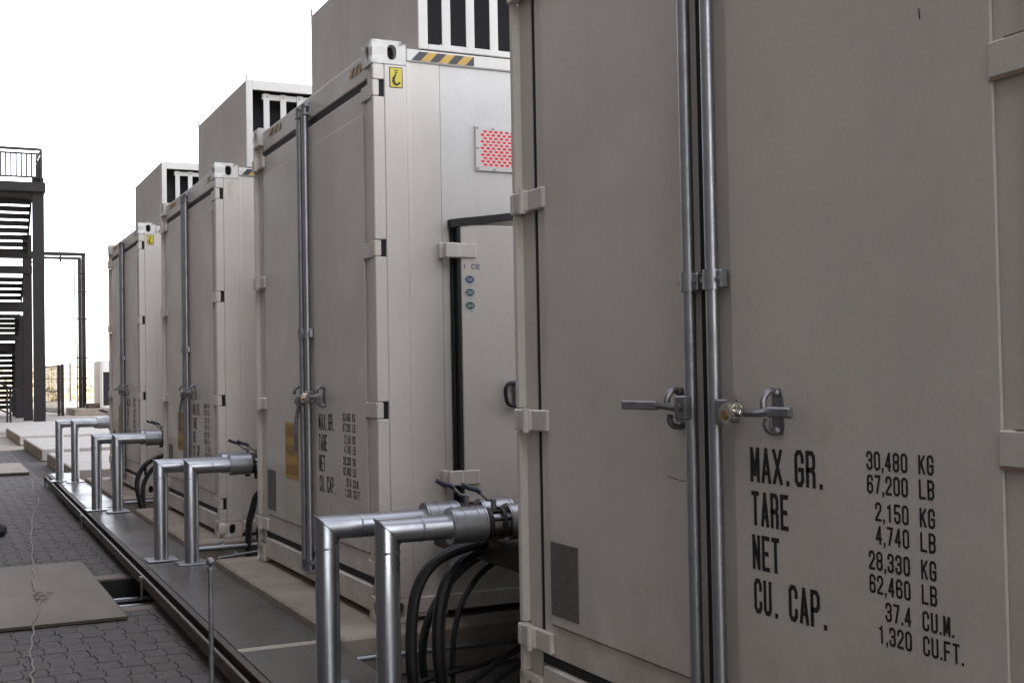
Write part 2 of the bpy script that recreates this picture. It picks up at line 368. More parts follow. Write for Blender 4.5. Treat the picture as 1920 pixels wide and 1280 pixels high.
# field rising to a low ridge
b = MB(); nx, ny = 40, 30
for j in range(ny+1):
    for i in range(nx+1):
        t = j/ny; Y = 94+t*t*900; X = -250+700*i/nx
        h = -.24+min(Y-94, 210)*.0245-max(0, Y-304)*.004
        b.v.append((X, Y, h+(random.uniform(-.12, .12) if 0 < j else 0)))
for j in range(ny):
    for i in range(nx):
        a = j*(nx+1)+i; b.face((a, a+1, a+nx+2, a+nx+1))
b.build('field', M['field'], kind='structure')
b = MB(); b.quad((-4000, 900, -6), (5000, 900, -6), (5000, 5500, -6), (-4000, 5500, -6)); b.build('plain', M['field'], kind='structure')
b = MB()
for k in range(260):                                     # tufts in the strip of field the view looks along
    Y = 96+random.random()**1.5*180; X = -1.975+Y*random.uniform(.035, .125)
    z = -.24+min(Y-94, 210)*.0245; h = random.uniform(.15, .5); w = random.uniform(.15, .8)
    for q in range(4):
        a = random.uniform(0, PI); dx, dy = math.cos(a)*w*.5, math.sin(a)*w*.5; lx, ly = random.uniform(-.2, .2), random.uniform(-.2, .2)
        b.quad((X-dx, Y-dy, z-.1), (X+dx, Y+dy, z-.1), (X+dx*.6+lx, Y+dy*.6+ly, z+h), (X-dx*.5+lx, Y-dy*.5+ly, z+h*random.uniform(.6, 1)))
b.build('grass', M['tuft'], kind='stuff')

# interlocking pavers
PX, PY = .1145, .166
def paver_outline(s=1.):
    x, y = PX/2-.0015, PY/2-.0015; k = .007
    return [(-x, -y), (x, -y), (x, -y*.55), (x+k, -y*.30), (x+k, y*.30), (x, y*.55), (x, y), (-x, y), (-x, y*.55), (-x+k, y*.30), (-x+k, -y*.30), (-x, -y*.55)]
def paver_geo(mb, cx, cy, top, tilt=(0, 0)):
    o = paver_outline(); n = len(o); i0 = len(mb.v); c = .003
    for p in o: mb.v.append((cx+p[0], cy+p[1], top-.03))
    for p in o: mb.v.append((cx+p[0], cy+p[1], top-c+p[0]*tilt[0]+p[1]*tilt[1]))
    for p in o: mb.v.append((cx+p[0]*(1-c/PX*2), cy+p[1]*(1-c/PY*2), top+p[0]*tilt[0]+p[1]*tilt[1]))
    for r in (0, 1):
        for k in range(n): mb.face((i0+r*n+k, i0+r*n+(k+1) % n, i0+(r+1)*n+(k+1) % n, i0+(r+1)*n+k))
    mb.face(range(i0+2*n, i0+3*n))
pav_me = []
for i in range(4):
    b = MB(); paver_geo(b, 0, 0, 0); pav_me.append(b.mesh('paver', M['paver'][i], 20))
rest = MB(); cells = []
j = 0; yy = 3.4
while yy < 27.4:
    xx = -4.4+(j % 2)*.02
    while xx < -.52:
        inpit = PIT[0]-.115 < xx < PIT[1]+.06 and PIT[2]-.23 < yy < PIT[3]+.24
        if not inpit: cells.append((xx, yy))
        xx += PX
    yy += PY; j += 1
def cam_uv(x, y, z):
    d = Vector((x, y, z))-CAM_LOC; q = d.dot(fw); return (960+2269.27*d.dot(rt)/q, 640-2269.27*d.dot(up)/q) if q > .1 else (-999, 0)
vis = []
for c_ in cells:
    u, v = cam_uv(c_[0], c_[1], GZ)
    under_board = -2.2 < c_[0] < -.95 and 7.45 < c_[1] < 9.95
    vis.append((c_[1] if (-40 < u < 460 and v < 1310 and c_[0] < -.84 and not under_board) else 99, c_))
vis.sort()
near = set(c_ for k, c_ in vis[:300])
for c_ in cells:
    z = GZ+random.uniform(-.003, .0015); t = (random.uniform(-.016, .016), random.uniform(-.016, .016))
    if c_ in near:
        put('paver', random.choice(pav_me), paving, (c_[0], c_[1], z), (t[1]*.7, -t[0]*.7, random.uniform(-.015, .015)))
    elif c_[1] < 27.4:
        rest.cur = random.randrange(4); paver_geo(rest, c_[0], c_[1], z, t)
rest.build('pavers', M['paver'], paving, kind='stuff')

# ------------------------------------------------------------------ building on the left of the lane (casts the shade)
bl = thing('building', 'long plain rendered building along the left side of the lane', 'building', (-4.7, 14, -.226))
b = MB(); b.box(-9, 0, -30, 50, 0, 13.2, .02); b.build('wall', M['wallb'], bl)
b = MB(); b.box(-9.3, .3, -30.3, 50.3, 13.203, 13.5, .02); b.build('roof', M['pale_concrete'], bl)
wb = MB(); wb.box(0.003, .05, -.6, .6, 0, 1.3, .01); wm = wb.mesh('window', M['tower'])
gb = MB(); gb.box(.052, .056, -.52, .52, .08, 1.22); gm = gb.mesh('pane', M['glass'])
for k in range(18):
    for fl in (1.1, 4.6, 8.1, 11.0):
        w = put('window', wm, bl, (0, -27+k*4.2, fl)); put('pane', gm, w)

# ------------------------------------------------------------------ concrete pads
CW, CH, CL = 2.49, 2.896, 6.058
CY = [1.617, 5.680, 9.405, 13.300]         # near edge of each container
PADX0, PADX1 = -.252, 6.35
def pad(y0, y1, label, m, x0=PADX0, z1=-.004, z0=-.21, group=None, cap=None):
    o = thing('concrete_pad', label, 'concrete pad', ((x0+PADX1)/2, (y0+y1)/2, z0), 0, group)
    hx, hy = (PADX1-x0)/2, (y1-y0)/2
    b = MB(); b.box(-hx, hx, -hy, hy, 0, z1-z0, .012); b.build('slab', m, o)
    if cap:
        b = MB(); b.box(-hx-.012, -hx-.001, -hy+.02, hy-.02, .004, z1-z0-.012, .003); b.build('edge_face', cap, o)
    return o
pad(CY[0]-.2, CY[0]+CW+.17, 'concrete pad under the nearest container, behind the bent foreground pipes', M['concrete'], group='concrete pads')
pad(CY[1]-.19, CY[1]+CW+.17, 'stained tan concrete pad under the second container, beside the steel walkway', M['concrete'], group='concrete pads')
pad(CY[2]-.17, CY[2]+CW+.10, 'concrete pad under the third container with the torn decal', M['concrete'], group='concrete pads')
pad(CY[3]-.17, CY[3]+CW+.40, 'concrete pad under the farthest container', M['concrete'], group='concrete pads')
for (y0, y1, t) in ((17.6, 22.2, 'empty pale concrete pad just beyond the farthest container, nearest of the three empty pads'),
                    (23.4, 28.2, 'empty pale concrete pad in the middle of the three empty pads'),
                    (29.6, 35.2, 'empty pale concrete pad closest to the stair tower')):
    pad(y0, y1, t, M['pale_concrete'], x0=-.22, z1=0.0, group='empty concrete pads', cap=M['form_face'])
b = MB(); b.box(-.9, 3.2, 36.4, 43.6, -.226, -.12, .02)
tag(b.build('concrete_slab', M['pale_concrete']), 'low pale concrete slab in front of the stair tower', 'concrete slab')

# ------------------------------------------------------------------ steel walkway
DZ = -.05
def dx(y): return -.703+(y-5.07)*.0137       # the outer edge is a little skew to the container row
wk = thing('steel_walkway', 'low steel plate walkway along the container fronts with a rusty double edge', 'walkway', (-.5, 10.5, GZ))
wx, wy, wz = -.5, 10.5, GZ
def wbuild(mb, name, m, **kw):
    mb.v = [(x-wx, y-wy, z-wz) for x, y, z in mb.v]; return mb.build(name, m, wk, **kw)
segs = [(2.9, 5.665), (5.755, 8.495), (8.505, 12.79), (12.80, 17.9)]
for k, (a, c) in enumerate(segs):
    zt = DZ-(.004 if k == 2 else 0)
    b = MB(); b.prism([(dx(a), a), (PADX0-.004, a), (PADX0-.004, c), (dx(c), c)], 'z', zt-.008, zt); wbuild(b, 'deck_plate', M['deck'])
b = MB(); b.prism([(dx(5.7), 5.670), (PADX0-.004, 5.675), (PADX0-.004, 5.750), (dx(5.7), 5.75)], 'z', DZ-.008, DZ-.002); wbuild(b, 'sealing_strip', M['strip'])
b = MB()                                            # inner angle beam along the edge
for a, c in ((2.9, 8.49), (8.51, 17.9)):
    b.prism([(dx(a)-.036, a), (dx(a)-.002, a), (dx(c)-.002, c), (dx(c)-.036, c)], 'z', DZ-.016, DZ-.006)
    b.prism([(dx(a)-.012, a), (dx(a)-.003, a), (dx(c)-.003, c), (dx(c)-.012, c)], 'z', DZ-.105, DZ-.017)
wbuild(b, 'edge_beam', M['rust'])
b = MB()
a, c = 2.9, 17.5
b.prism([(dx(a)-.090, a), (dx(a)-.076, a), (dx(c)-.076, c), (dx(c)-.090, c)], 'z', DZ-.020, DZ-.010)
b.cur = 1
b.prism([(dx(a)-.087, a), (dx(a)-.079, a), (dx(c)-.079, c), (dx(c)-.087, c)], 'z', DZ-.080, DZ-.0205)  # rail side in dark brown carries the shade below the top edge
wbuild(b, 'side_rail', [M['rail'], M['rust']])
b = MB()
b.prism([(dx(a)-.078, a), (dx(a)-.013, a), (dx(c)-.013, c), (dx(c)-.078, c)], 'z', DZ-.085, DZ-.078); wbuild(b, 'channel_floor', M['rust'])
for y in (4.2, 8.21, 12.3, 17.44):
    b = MB(); x = dx(y)-.096; b.box(x-.010, x+.004, y-.016, y+.016, GZ-.002, DZ-.03, .002); b.box(x-.018, x+.012, y-.024, y+.024, DZ-.034, DZ-.008, .004)
    wbuild(b, 'support_leg', M['rail'] if y < 17 else M['rust'])
for k in range(16):
    y = 4.9+k*.83; x = dx(y)-.056; b = MB(); b.cyl((x, y, DZ-.079), (x, y, DZ-.055), .009, 8); b.sphere((x, y, DZ-.052), .011, 8, 5); wbuild(b, 'bolt', M['galv'])

# ------------------------------------------------------------------ shipping container
cont = thing('shipping_container', 'second container, cream with a yellow hook decal and a red lit vent', 'container', (0, CY[1], 0), 0, 'cream shipping containers')
P = M['paint']
def post_hinges(): return (.255, 1.05, 1.855, 2.655)
HZ = post_hinges()
# walls, roof, floor
b = MB(); b.box(.178, .362, .012, .06, .02, 2.80); b.box(.178, .20, .006, .0118, .16, 2.80, .004); b.build('side_panel', P, cont)
b = MB()
b.box(.366, CL-.18, .016, .06, .12, 2.80)
b.build('side_wall', M['paint_w_lit'], cont)
b = MB(); b.box(.178, CL-.18, CW-.06, CW-.012, .02, 2.80); b.build('side_wall', P, cont)
b = MB(); b.box(CL-.06, CL-.01, .16, CW-.16, .12, 2.80); b.build('end_wall', P, cont)
b = MB(); b.box(.10, CL-.05, .06, CW-.06, 2.80, 2.872); b.build('roof', P, cont)
b = MB(); b.box(.10, CL-.05, .05, CW-.05, .03, .12); b.build('floor_frame', M['rust'], cont)
for s_ in (0, 1):
    y0, y1 = ((.0, .06), (CW-.06, CW-.0))[s_]
    b = MB(); b.box(.180, CL-.18, y0, y1, 2.801, 2.866, .006); b.build('top_rail', M['paint_w_lit'], cont)
    b = MB(); b.box(.180, CL-.18, y0+.002, y1, .035, .118, .006); b.build('bottom_rail', P, cont)
# corner castings with oval holes
def casting(top):
    b = MB(); X, Y, Z = .178, .162, .118
    b.holed((0, 0, 0), (0, 1, 0), (0, 0, 1), Y, Z, Y*.5, Z*.5, .030, .036, (1, 0, 0), .035)
    b.holed((0, 0, 0), (1, 0, 0), (0, 0, 1), X, Z, .104, Z*.5, .0245, .038, (0, 1, 0), .05)
    b.quad((X, 0, 0), (X, Y, 0), (X, Y, Z), (X, 0, Z)); b.quad((0, Y, 0), (X, Y, 0), (X, Y, Z), (0, Y, Z))
    b.quad((0, 0, 0), (X, 0, 0), (X, Y, 0), (0, Y, 0))
    if top: b.holed((0, 0, Z), (1, 0, 0), (0, 1, 0), X, Y, X*.5, Y*.5, .05, .03, (0, 0, -1), .03)
    else: b.quad((0, 0, Z), (X, 0, Z), (X, Y, Z), (0, Y, Z))
    me = b.mesh('corner_casting', [M['paint_w_lit'] if top else P, M['dark']])  # top castings lightened for sky light; hole backs painted dark as shade
    import bmesh
    q = bmesh.new(); q.from_mesh(me); bmesh.ops.remove_doubles(q, verts=q.verts, dist=1e-5)
    ed = [e for e in q.edges if len(e.link_faces) == 2 and e.calc_face_angle(0) > 1.2]
    ed = [e for e in ed if any(abs(v.co.x) < 1e-4 or abs(v.co.x-X) < 1e-4 for v in e.verts) or True]
    ed = [e for e in ed if all((abs(v.co.x) < 1e-4 or abs(v.co.x-X) < 1e-4)+(abs(v.co.y) < 1e-4 or abs(v.co.y-Y) < 1e-4)+(abs(v.co.z) < 1e-4 or abs(v.co.z-Z) < 1e-4) >= 2 for v in e.verts)]
    bmesh.ops.bevel(q, geom=ed, offset=.007, segments=2, affect='EDGES', profile=.5)
    bmesh.ops.recalc_face_normals(q, faces=q.faces); q.to_mesh(me); q.free()
    me.set_sharp_from_angle(angle=math.radians(40)); return me
ct, cb = casting(True), casting(False)
for me, z in ((ct, CH-.118), (cb, 0)):
    put('corner_casting', me, cont, (-.002, -.002, z))
    o = put('corner_casting', me, cont, (-.002, CW+.002, z)); o.scale = (1, -1, 1)
    o = put('corner_casting', me, cont, (CL, -.002, z)); o.scale = (-1, 1, 1)
    o = put('corner_casting', me, cont, (CL, CW+.002, z)); o.scale = (-1, -1, 1)
# corner posts: outer flange with hinge pockets, recessed inner face
def post(sgn):
    b = MB(); Yf = lambda y: y if sgn > 0 else CW-y
    def bx(x0, x1, y0, y1, z0, z1, ch=.0): b.box(x0, x1, Yf(y0), Yf(y1), z0, z1, ch)
    zs = [.119]
    for h in HZ: zs += [h-.043, h+.043]
    zs.append(CH-.119)
    bx(.061, .177, .0, .10, .119, CH-.119, .004)
    for k in range(0, len(zs), 2): bx(0, .060, 0, .030, zs[k], zs[k+1], .004)
    if sgn > 0: bx(.013, .0605, .0302, .124, .119, CH-.119, .003)
    else: bx(.030, .0605, .0302, .125, .119, CH-.119)
    return b
post(1).build('corner_post', P, cont); post(-1).build('corner_post', P, cont)
b = MB(); b.box(CL-.17, CL-.01, .0, .14, .119, CH-.119, .01); b.build('corner_post', P, cont)
b = MB(); b.box(CL-.17, CL-.01, CW-.14, CW, .119, CH-.119, .01); b.build('corner_post', P, cont)
pk = MB()
for h in HZ:
    for y0, y1 in ((.0125, .0300), (CW-.0300, CW-.0125)): pk.box(.034, .0585, y0, y1, h-.042, h+.042)
pk.build('hinge_pocket_shade', M['dark'], cont)  # dark blocks put the shade into the hinge pockets
# header and sill
b = MB(); b.box(.030, .12, .161, CW-.161, 2.737, 2.872, .006); b.build('door_header', P, cont)
b = MB(); b.box(.012, .12, .161, CW-.161, .035, .165, .006); b.build('door_sill', P, cont)
b = MB()
b.box(.034, .07, .126, CW-.126, 2.690, 2.736); b.box(.034, .07, .126, CW-.126, .166, .204)
b.box(.034, .07, CW-.164, CW-.126, .204, 2.690)
b.box(.0175, .07, CW*.5+.0145, CW*.5+.0375, .204, 2.690)
b.build('door_gasket', M['gasket'], cont)
# header hazard tape
def tape(mb, n, place, slant):
    for k in range(n):
        mb.cur = k % 2
        a0, a1 = k/n, (k+1)/n
        f = lambda a, v: min(1, max(0, a+slant*v))
        mb.quad(place(f(a0, 0), 0), place(f(a1, 0), 0), place(f(a1, 1), 1), place(f(a0, 1), 1))
for y0, y1, z0, z1 in ((.25, .465, 2.795, 2.842), (1.86, 2.20, 2.805, 2.85)):
    b = MB(); tape(b, 6, lambda a, v: (.0285, y1+(y0-y1)*a, z0+(z1-z0)*v), .16); b.build('hazard_tape', [M['tape_y'], M['tape_k']], cont)
b = MB(); tape(b, 7, lambda a, v: (.206+.346*a, -.0015, 2.809+.047*v), .13); 
b.mi = [1-k for k in b.mi]
b.build('hazard_tape', [M['tape_y'], M['tape_k']], cont)
# door leaves
def leaf(y0, y1, py0, py1, name):
    b = MB(); b.box(.022, .068, y0, y1, .206, 2.689, .004); lf = b.build(name, P, cont)
    b = MB(); b.box(.0135, .0215, py0, py1, .325, 2.562, .0035); b.build('panel', P, lf)
    b = MB()
    for t in ((py0-.003, py1+.003, .3195, .3245),): b.box(.0185, .0218, *t)
    b.build('seam_bead', M['rust_shade_bead'], lf)
    return lf
SE = CW/2
near_leaf = leaf(.1265, SE+.014, .205, SE-.108, 'door_leaf')
far_leaf = leaf(SE+.038, CW-.166, SE+.105, CW-.231, 'door_leaf')
# hinges
def hinge(sgn):
    b = MB(); Yf = lambda y: y if sgn > 0 else CW-y
    if sgn > 0:
        b.box(-.003, .033, Yf(.0005), Yf(.034), -.0405, .0405, .005)
        b.box(.0080, .0128, Yf(.0345), Yf(.115), -.040, .040, .003)
        b.box(.0088, .0215, Yf(.1155), Yf(.212), -.0385, .0385, .004)
        b.cur = 1; b.box(.0105, .0130, Yf(.05), Yf(.212), -.0435, -.0387); b.box(.0105, .0130, Yf(.06), Yf(.17), .0387, .0415)  # brown strips painted as the shadow lines below and above the hinge
        return b.mesh('hinge', [P, M['rust_shade_bead']])
    b.box(-.012, .031, Yf(.003), Yf(.034), -.0405, .0405, .006)
    b.box(-.010, .020, Yf(.0345), Yf(.128), -.040, .040, .006)
    b.box(.002, .0215, Yf(.1285), Yf(.245), -.0385, .0385, .005)
    b.cyl((-.010, Yf(.105), -.045), (-.010, Yf(.105), .045), .014, 12)
    return b.mesh('hinge', P)
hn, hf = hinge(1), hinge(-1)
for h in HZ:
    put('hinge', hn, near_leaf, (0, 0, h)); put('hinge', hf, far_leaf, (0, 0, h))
# lock rods
RX = -.008
def rod_mesh():
    b = MB(); b.cyl((0, 0, .13), (0, 0, 2.76), .0190, 18, cap=True)
    for z0, z1, r in ((2.60, 2.725, .0205), (.27, .36, .0203), (.16, .25, .0203)): b.cyl((0, 0, z0), (0, 0, z1), r, 16)
    return b.mesh('lock_rod', M['galv'])
rm = rod_mesh()
def cam_mesh():
    b = MB(); b.cyl((0, 0, -.03), (0, 0, .03), .021, 12); b.box(-.012, .03, -.030, .012, .012, .034, .004); b.box(-.02, .028, -.030, .026, -.036, -.020, .004)
    b.box(.018, .058, -.036, -.022, -.045, .045, .003); return b.mesh('cam_lock', M['oldsteel'])
cm = cam_mesh()
def guide_mesh():
    b = MB(); b.box(-.004, .022, -.046, .046, -.026, .026, .004); b.cyl((0, 0, -.028), (0, 0, .028), .026, 18); b.cyl((-.010, .037, 0), (-.003, .037, 0), .007, 8); b.cyl((-.010, -.037, 0), (-.003, -.037, 0), .007, 8)
    return b.mesh('rod_guide', M['galv'])
gu = guide_mesh()
for lf, y in ((near_leaf, SE-.053), (far_leaf, SE+.062)):
    put('lock_rod', rm, lf, (RX, y, 0))
    for z in (2.785, .125): put('cam_lock', cm, lf, (RX, y, z))
    for z in (1.475,): put('rod_guide', gu, lf, (RX, y, z))
# handles: clasp on the rod, lever, keeper bracket on the door
def handle(sgn, cl, kp, end):
    """cl: clasp centre, kp: keeper, end: tip of the lever, all measured from the rod along the door"""
    X = -.022
    c = MB(); c.box(X-.012, X+.030, (cl-.028)*sgn, (cl+.028)*sgn, -.034, .034, .004); c.cyl((X-.018, cl*sgn, 0), (X-.011, cl*sgn, 0), .010, 10)
    h = MB()
    h.tube(catmull([(X, (cl+.02)*sgn, 0), (X-.004, (kp-.03)*sgn, .0), (X-.012, (kp+.02)*sgn, .004), (X-.016, (kp+.06)*sgn, .006)], 4), .0115, 8)
    h.box(X-.026, X-.008, (kp+.035)*sgn, end*sgn, -.010, .018, .005)
    k = MB(); D = .0125
    o = [(-.018, -.056), (.018, -.056), (.024, -.03), (.022, .04), (.012, .064), (-.012, .064), (-.022, .04), (-.024, -.03)]
    k.prism([(kp*sgn+q[0], q[1]) for q in o], 'x', D-.012+.009, D+.009)
    k.tube(catmull([(.010, kp*sgn, .054), (-.016, kp*sgn, .056), (X-.012, kp*sgn, .036), (X-.014, (kp+.002)*sgn, .012)], 4), .0095, 8)
    k.tube(catmull([(.010, kp*sgn, -.050), (-.014, kp*sgn, -.048), (X-.006, kp*sgn, -.032), (X-.002, (kp+.002)*sgn, -.016)], 4), .0095, 8)
    for z in (.052, -.048): k.sphere((.006, kp*sgn, z), .012, 8, 6)
    return c.mesh('clasp', M['oldsteel']), h.mesh('handle', M['oldsteel']), k.mesh('keeper', M['oldsteel'])
HND = 1.108
hn_ = handle(-1, .072, .255, .385); hf_ = handle(1, .012, .085, .318)
YN, YF = SE-.053, SE+.062
hand_near = put('handle', hn_[1], near_leaf, (RX, YN, HND)); put('clasp', hn_[0], hand_near); put('keeper', hn_[2], near_leaf, (0, YN, HND))
hand_far = put('handle', hf_[1], far_leaf, (RX, YF, HND+.008)); put('clasp', hf_[0], hand_far); put('keeper', hf_[2], far_leaf, (0, YF, HND))
# marking
OFF = CW-4.107                        # photo Y on the first container -> local y
def pl(u, z, li): return (.0130-.0002*li-.0002, u, z)
def line(t, ya, z0, h, w, sw, gap):
    mk = MB()
    # letters run towards -y
    write(mk, t, -(ya+OFF), z0, w, h, sw, gap, lambda u, z, li: pl(-u, z, li)); mk.build('marking', M['black'], near_leaf)
BW, BG, BS = .0410, .0072, .0122
line('MAX.', 2.680, .919, .095, BW, BS, BG); line('GR.', 2.494, .921, .094, .0375, BS, .007)
line('TARE', 2.679, .803, .093, .0345, BS, .0065); line('NET', 2.679, .686, .094, .0345, BS, .0065)
line('CU.', 2.676, .570, .093, .0345, BS, .0065); line('CAP.', 2.530, .574, .094, .0365, BS, .0065)
SWd, SG, SS = .0208, .0046, .0062
def numw(t): return sum((SS+SG) if c_ in '.,' else (SWd+SG) for c_ in t)-SG
for t, u_, z in (('30,480', 'KG', .981), ('67,200', 'LB', .926), ('2,150', 'KG', .863), ('4,740', 'LB', .809), ('28,330', 'KG', .748), ('62,460', 'LB', .693), ('37.4', 'CU.M.', .634), ('1,320', 'CU.FT.', .579)):
    line(t, 2.0945+numw(t), z, .0445, SWd, SS, SG); line(u_, 2.0605, z, .0445, SWd, SS, SG)
# notice on the far leaf
b = MB(); b.box(.0105, .0133, OFF+3.664, OFF+3.866, .362, .622, .001); b.build('notice_plate', M['plate'], far_leaf)
# side service door with foam gasket, hinges, badges
b = MB(); b.box(.445, 1.30, -.030, .015, .40, 1.985, .006); sdoor = b.build('service_door', P, cont)
b = MB(); b.box(.404, .416, -.004, .015, .42, 1.965); b.box(.424, .446, -.034, .015, .40, 1.97, .004)
b.prism([(.395, 1.965), (.447, 1.975), (1.02, 2.062), (1.02, 2.092), (.395, 2.008)], 'y', -.036, .015)
b.build('door_gasket', M['gasket'], sdoor)
for z in (1.85, .70):
    b = MB(); b.box(.335, .365, -.024, .015, z-.040, z+.040, .004); b.box(.355, .435, -.052, -.0345, z-.038, z+.038, .005); b.box(.43, .53, -.040, -.0305, z-.036, z+.036, .004)
    b.build('hinge', P, sdoor)
b = MB(); b.tube(catmull([(.76, -.035, 1.165), (.70, -.060, 1.170), (.675, -.066, 1.155), (.668, -.068, 1.12), (.678, -.066, 1.075), (.70, -.060, 1.06), (.76, -.035, 1.06)], 5), .011, 8); b.build('pull_handle', M['gasket'], sdoor)
b = MB(); b.box(.72, .85, -.048, -.0305, 1.04, 1.19, .01); b.build('lock_plate', M['oldsteel'], sdoor)
def oval(mb, c, ra, rb, y, n=24):
    mb.quad(*[(c[0]+ra*math.cos(2*PI*k/n), y, c[1]+rb*math.sin(2*PI*k/n)) for k in range(n)])
for z, mm in ((1.700, 'badge_b'), (1.634, 'badge_g'), (1.567, 'badge_d')):
    b = MB(); b.cur = 0; oval(b, (.492, z), .032, .030, -.0308); b.cur = 1; oval(b, (.492, z), .030, .028, -.0312); b.cur = 2; oval(b, (.493, z+.003), .025, .019, -.0316)
    b.cur = 3; write(b, 'ZRX', .4755, z-.0055, .0095, .017, .0024, .003, lambda u, z_, li: (u, -.0320-.0002*li, z_)); b.cur = 2; write(b, 'EEE', .484, z-.0225, .004, .0025, .0008, .003, lambda u, z_, li: (u, -.0320, z_))
    b.build('badge', [M['badge_o'], M['badge_w'], M[mm], M['badge_w']], sdoor)
b = MB(); write(b, '(', .462, 1.756, .008, .026, .0045, .003, lambda u, z_, li: (u, -.0308, z_)); write(b, 'CE', .505, 1.757, .021, .026, .0042, .006, lambda u, z_, li: (u, -.0308-.0002*li, z_)); b.build('marking', M['badge_b'], sdoor)
# red lit vent plate with slots
vx0, vx1, vz0, vz1 = .556, .90, 2.272, 2.503
b = MB(); yf, yb = .004, .0155
rows = 11; rh = .0116; zt = 2.475; pitch = .0172
prevz = vz1
for r_ in range(rows):
    zc = zt-r_*pitch; a = zc-rh/2; c_ = zc+rh/2
    b.box(vx0, vx1, yf, yb, c_+.00001, prevz); prevz = a
    x = vx0; k0 = .600 if r_ % 2 == 0 else .585
    cuts = [(k0+q*.0312, k0+q*.0312+.0188) for q in range(8)]
    for p, q in cuts:
        b.box(x, p, yf, yb, a, c_); x = q
    b.box(x, vx1, yf, yb, a, c_)
b.box(vx0, vx1, yf, yb, vz0, prevz)
vp = b.build('vent_plate', M['paint_w_lit'], cont)
b = MB(); b.quad((vx0+.03, .0158, vz0+.02), (vx1-.03, .0158, vz0+.02), (vx1-.03, .0158, vz1-.02), (vx0+.03, .0158, vz1-.02)); b.build('red_lamp', M['red'], vp)
for x, z in ((.567, 2.491), (.655, 2.491), (.567, 2.388), (.567, 2.283), (.66, 2.280), (.78, 2.49), (.78, 2.28)):
    b = MB(); b.cyl((x, .004, z), (x, -.001, z), .005, 8); b.build('screw', M['oldsteel'], vp)

# things that differ between the four containers
def hook_decal(parent, y=-.0016):
    x0, x1, z0, z1 = .088, .158, 2.660, 2.764
    b = MB(); b.quad((x0, y, z0), (x1, y, z0), (x1, y, z1), (x0, y, z1))
    b.cur = 1; e = .004; b.quad((x0+e, y-.0004, z0+e), (x1-e, y-.0004, z0+e), (x1-e, y-.0004, z1-e), (x0+e, y-.0004, z1-e))
    b.cur = 0; pl_ = lambda q: (q.x, y-.0008, q.y)
    cx, cz = .123, 2.742
    ribbon(b, [(cx+.007*math.cos(t*PI/5), cz+.008*math.sin(t*PI/5)) for t in range(11)], .0045, pl_)
    hk = [(.1225, 2.734), (.1195, 2.724), (.113, 2.712), (.108, 2.700), (.110, 2.688), (.117, 2.678), (.127, 2.676), (.136, 2.680), (.143, 2.690)]
    for k in range(len(hk)-1):
        w = .006+.009*math.sin(min(1, k/6)*PI*.9)
        ribbon(b, [hk[k], hk[k+1]], w, lambda q, k=k: (q.x, y-.0008-.0001*k, q.y))
    b.build('hook_decal', [M['black'], M['yellow']], parent)
conts = [None, cont, copy_tree(cont), copy_tree(cont)]
conts[0] = copy_tree(cont)
LBL = ['nearest container, filling the right side, with large weight lettering',
       'second container in the row, with the red vent and a yellow hook decal',
       'third container in the row, with a torn decal mark on its corner post',
       'farthest container, smallest in view, with a yellow hook decal on its post']
for c_, y, l in zip(conts, CY, LBL): c_.location = (0, y, 0); c_['label'] = l
hook_decal(conts[1]); hook_decal(conts[3])
b = MB(); random.seed(3)
for k in range(9):
    x = .095+random.random()*.05; z = 2.645+random.random()*.11; w = random.uniform(.006, .018); h = random.uniform(.01, .03)
    b.quad((x-w, -.0016-.0002*k, z-h*.6), (x+w*.6, -.0016-.0002*k, z-h), (x+w, -.0016-.0002*k, z+h*.7), (x-w*.5, -.0016-.0002*k, z+h))
b.build('torn_decal', M['glue'], conts[2])
def kid(o, name):
    for ch in o.children_recursive:
        if ch.name.split('.')[0] == name: yield ch
def far_leaf_of(c_): return [k for k in kid(c_, 'door_leaf')][-1]
for c_ in (conts[1], conts[2]):                               # released handle hangs down
    lf = [k for k in kid(c_, 'door_leaf') if any(q.name.startswith('notice') for q in k.children)][0]
    for q in lf.children:
        if q.name.split('.')[0] == 'handle': q.rotation_euler = (math.radians(-84), 0, 0); q.location.z = HND-.01; q['label'] = 'released door handle hanging down'
def amber(c_, y0, y1, z0, z1, faded=False):
    lf = [k for k in kid(c_, 'door_leaf') if any(q.name.startswith('notice') for q in k.children)][0]
    b = MB(); b.box(.0108, .0133, y0, y1, z0, z1, .001); w = b.build('warning_label', M['label_y'], lf)
    n = 3
    for k in range(n):
        a = z0+(z1-z0)*(k+.22)/n; c2 = z0+(z1-z0)*(k+.80)/n
        b = MB(); b.quad((.0104, y0+.02, a), (.0104, y1-.02, a), (.0104, y1-.02, c2), (.0104, y0+.02, c2)); b.build('label_print', M['label_p'], w)
amber(conts[1], 1.500, 1.795, .598, .943); amber(conts[2], 1.50, 1.78, .59, .93); amber(conts[3], 1.50, 1.78, .59, .93)
lf = [k for k in kid(conts[1], 'door_leaf') if any(q.name.startswith('notice') for q in k.children)][0]
b = MB(); b.cur = 0; b.quad((.0125, 1.43, .85), (.0125, 1.31, .85), (.0125, 1.345, .68))
b.cur = 1; b.quad((.0122, 1.405, .835), (.0122, 1.325, .835), (.0122, 1.349, .715)); b.build('warning_triangle', [M['rust'], M['label_p']], lf)

lf0 = [k for k in kid(conts[0], 'door_leaf') if any(q.name.startswith('notice') for q in k.children)][0]
ln0 = [k for k in kid(conts[0], 'door_leaf') if any(q.name.startswith('marking') for q in k.children)][0]
for lf_, pts, w, mm in ((lf0, [(1.476, .905), (1.44, .902), (1.40, .897), (1.375, .899)], .0035, 'rust_shade_bead'), (ln0, [(.405, 2.02), (.403, 1.995)], .004, 'black'), ):
    b = MB(); ribbon(b, pts, w, lambda q: (.0129, q.x, q.y)); b.build('scuff', M[mm], lf_)
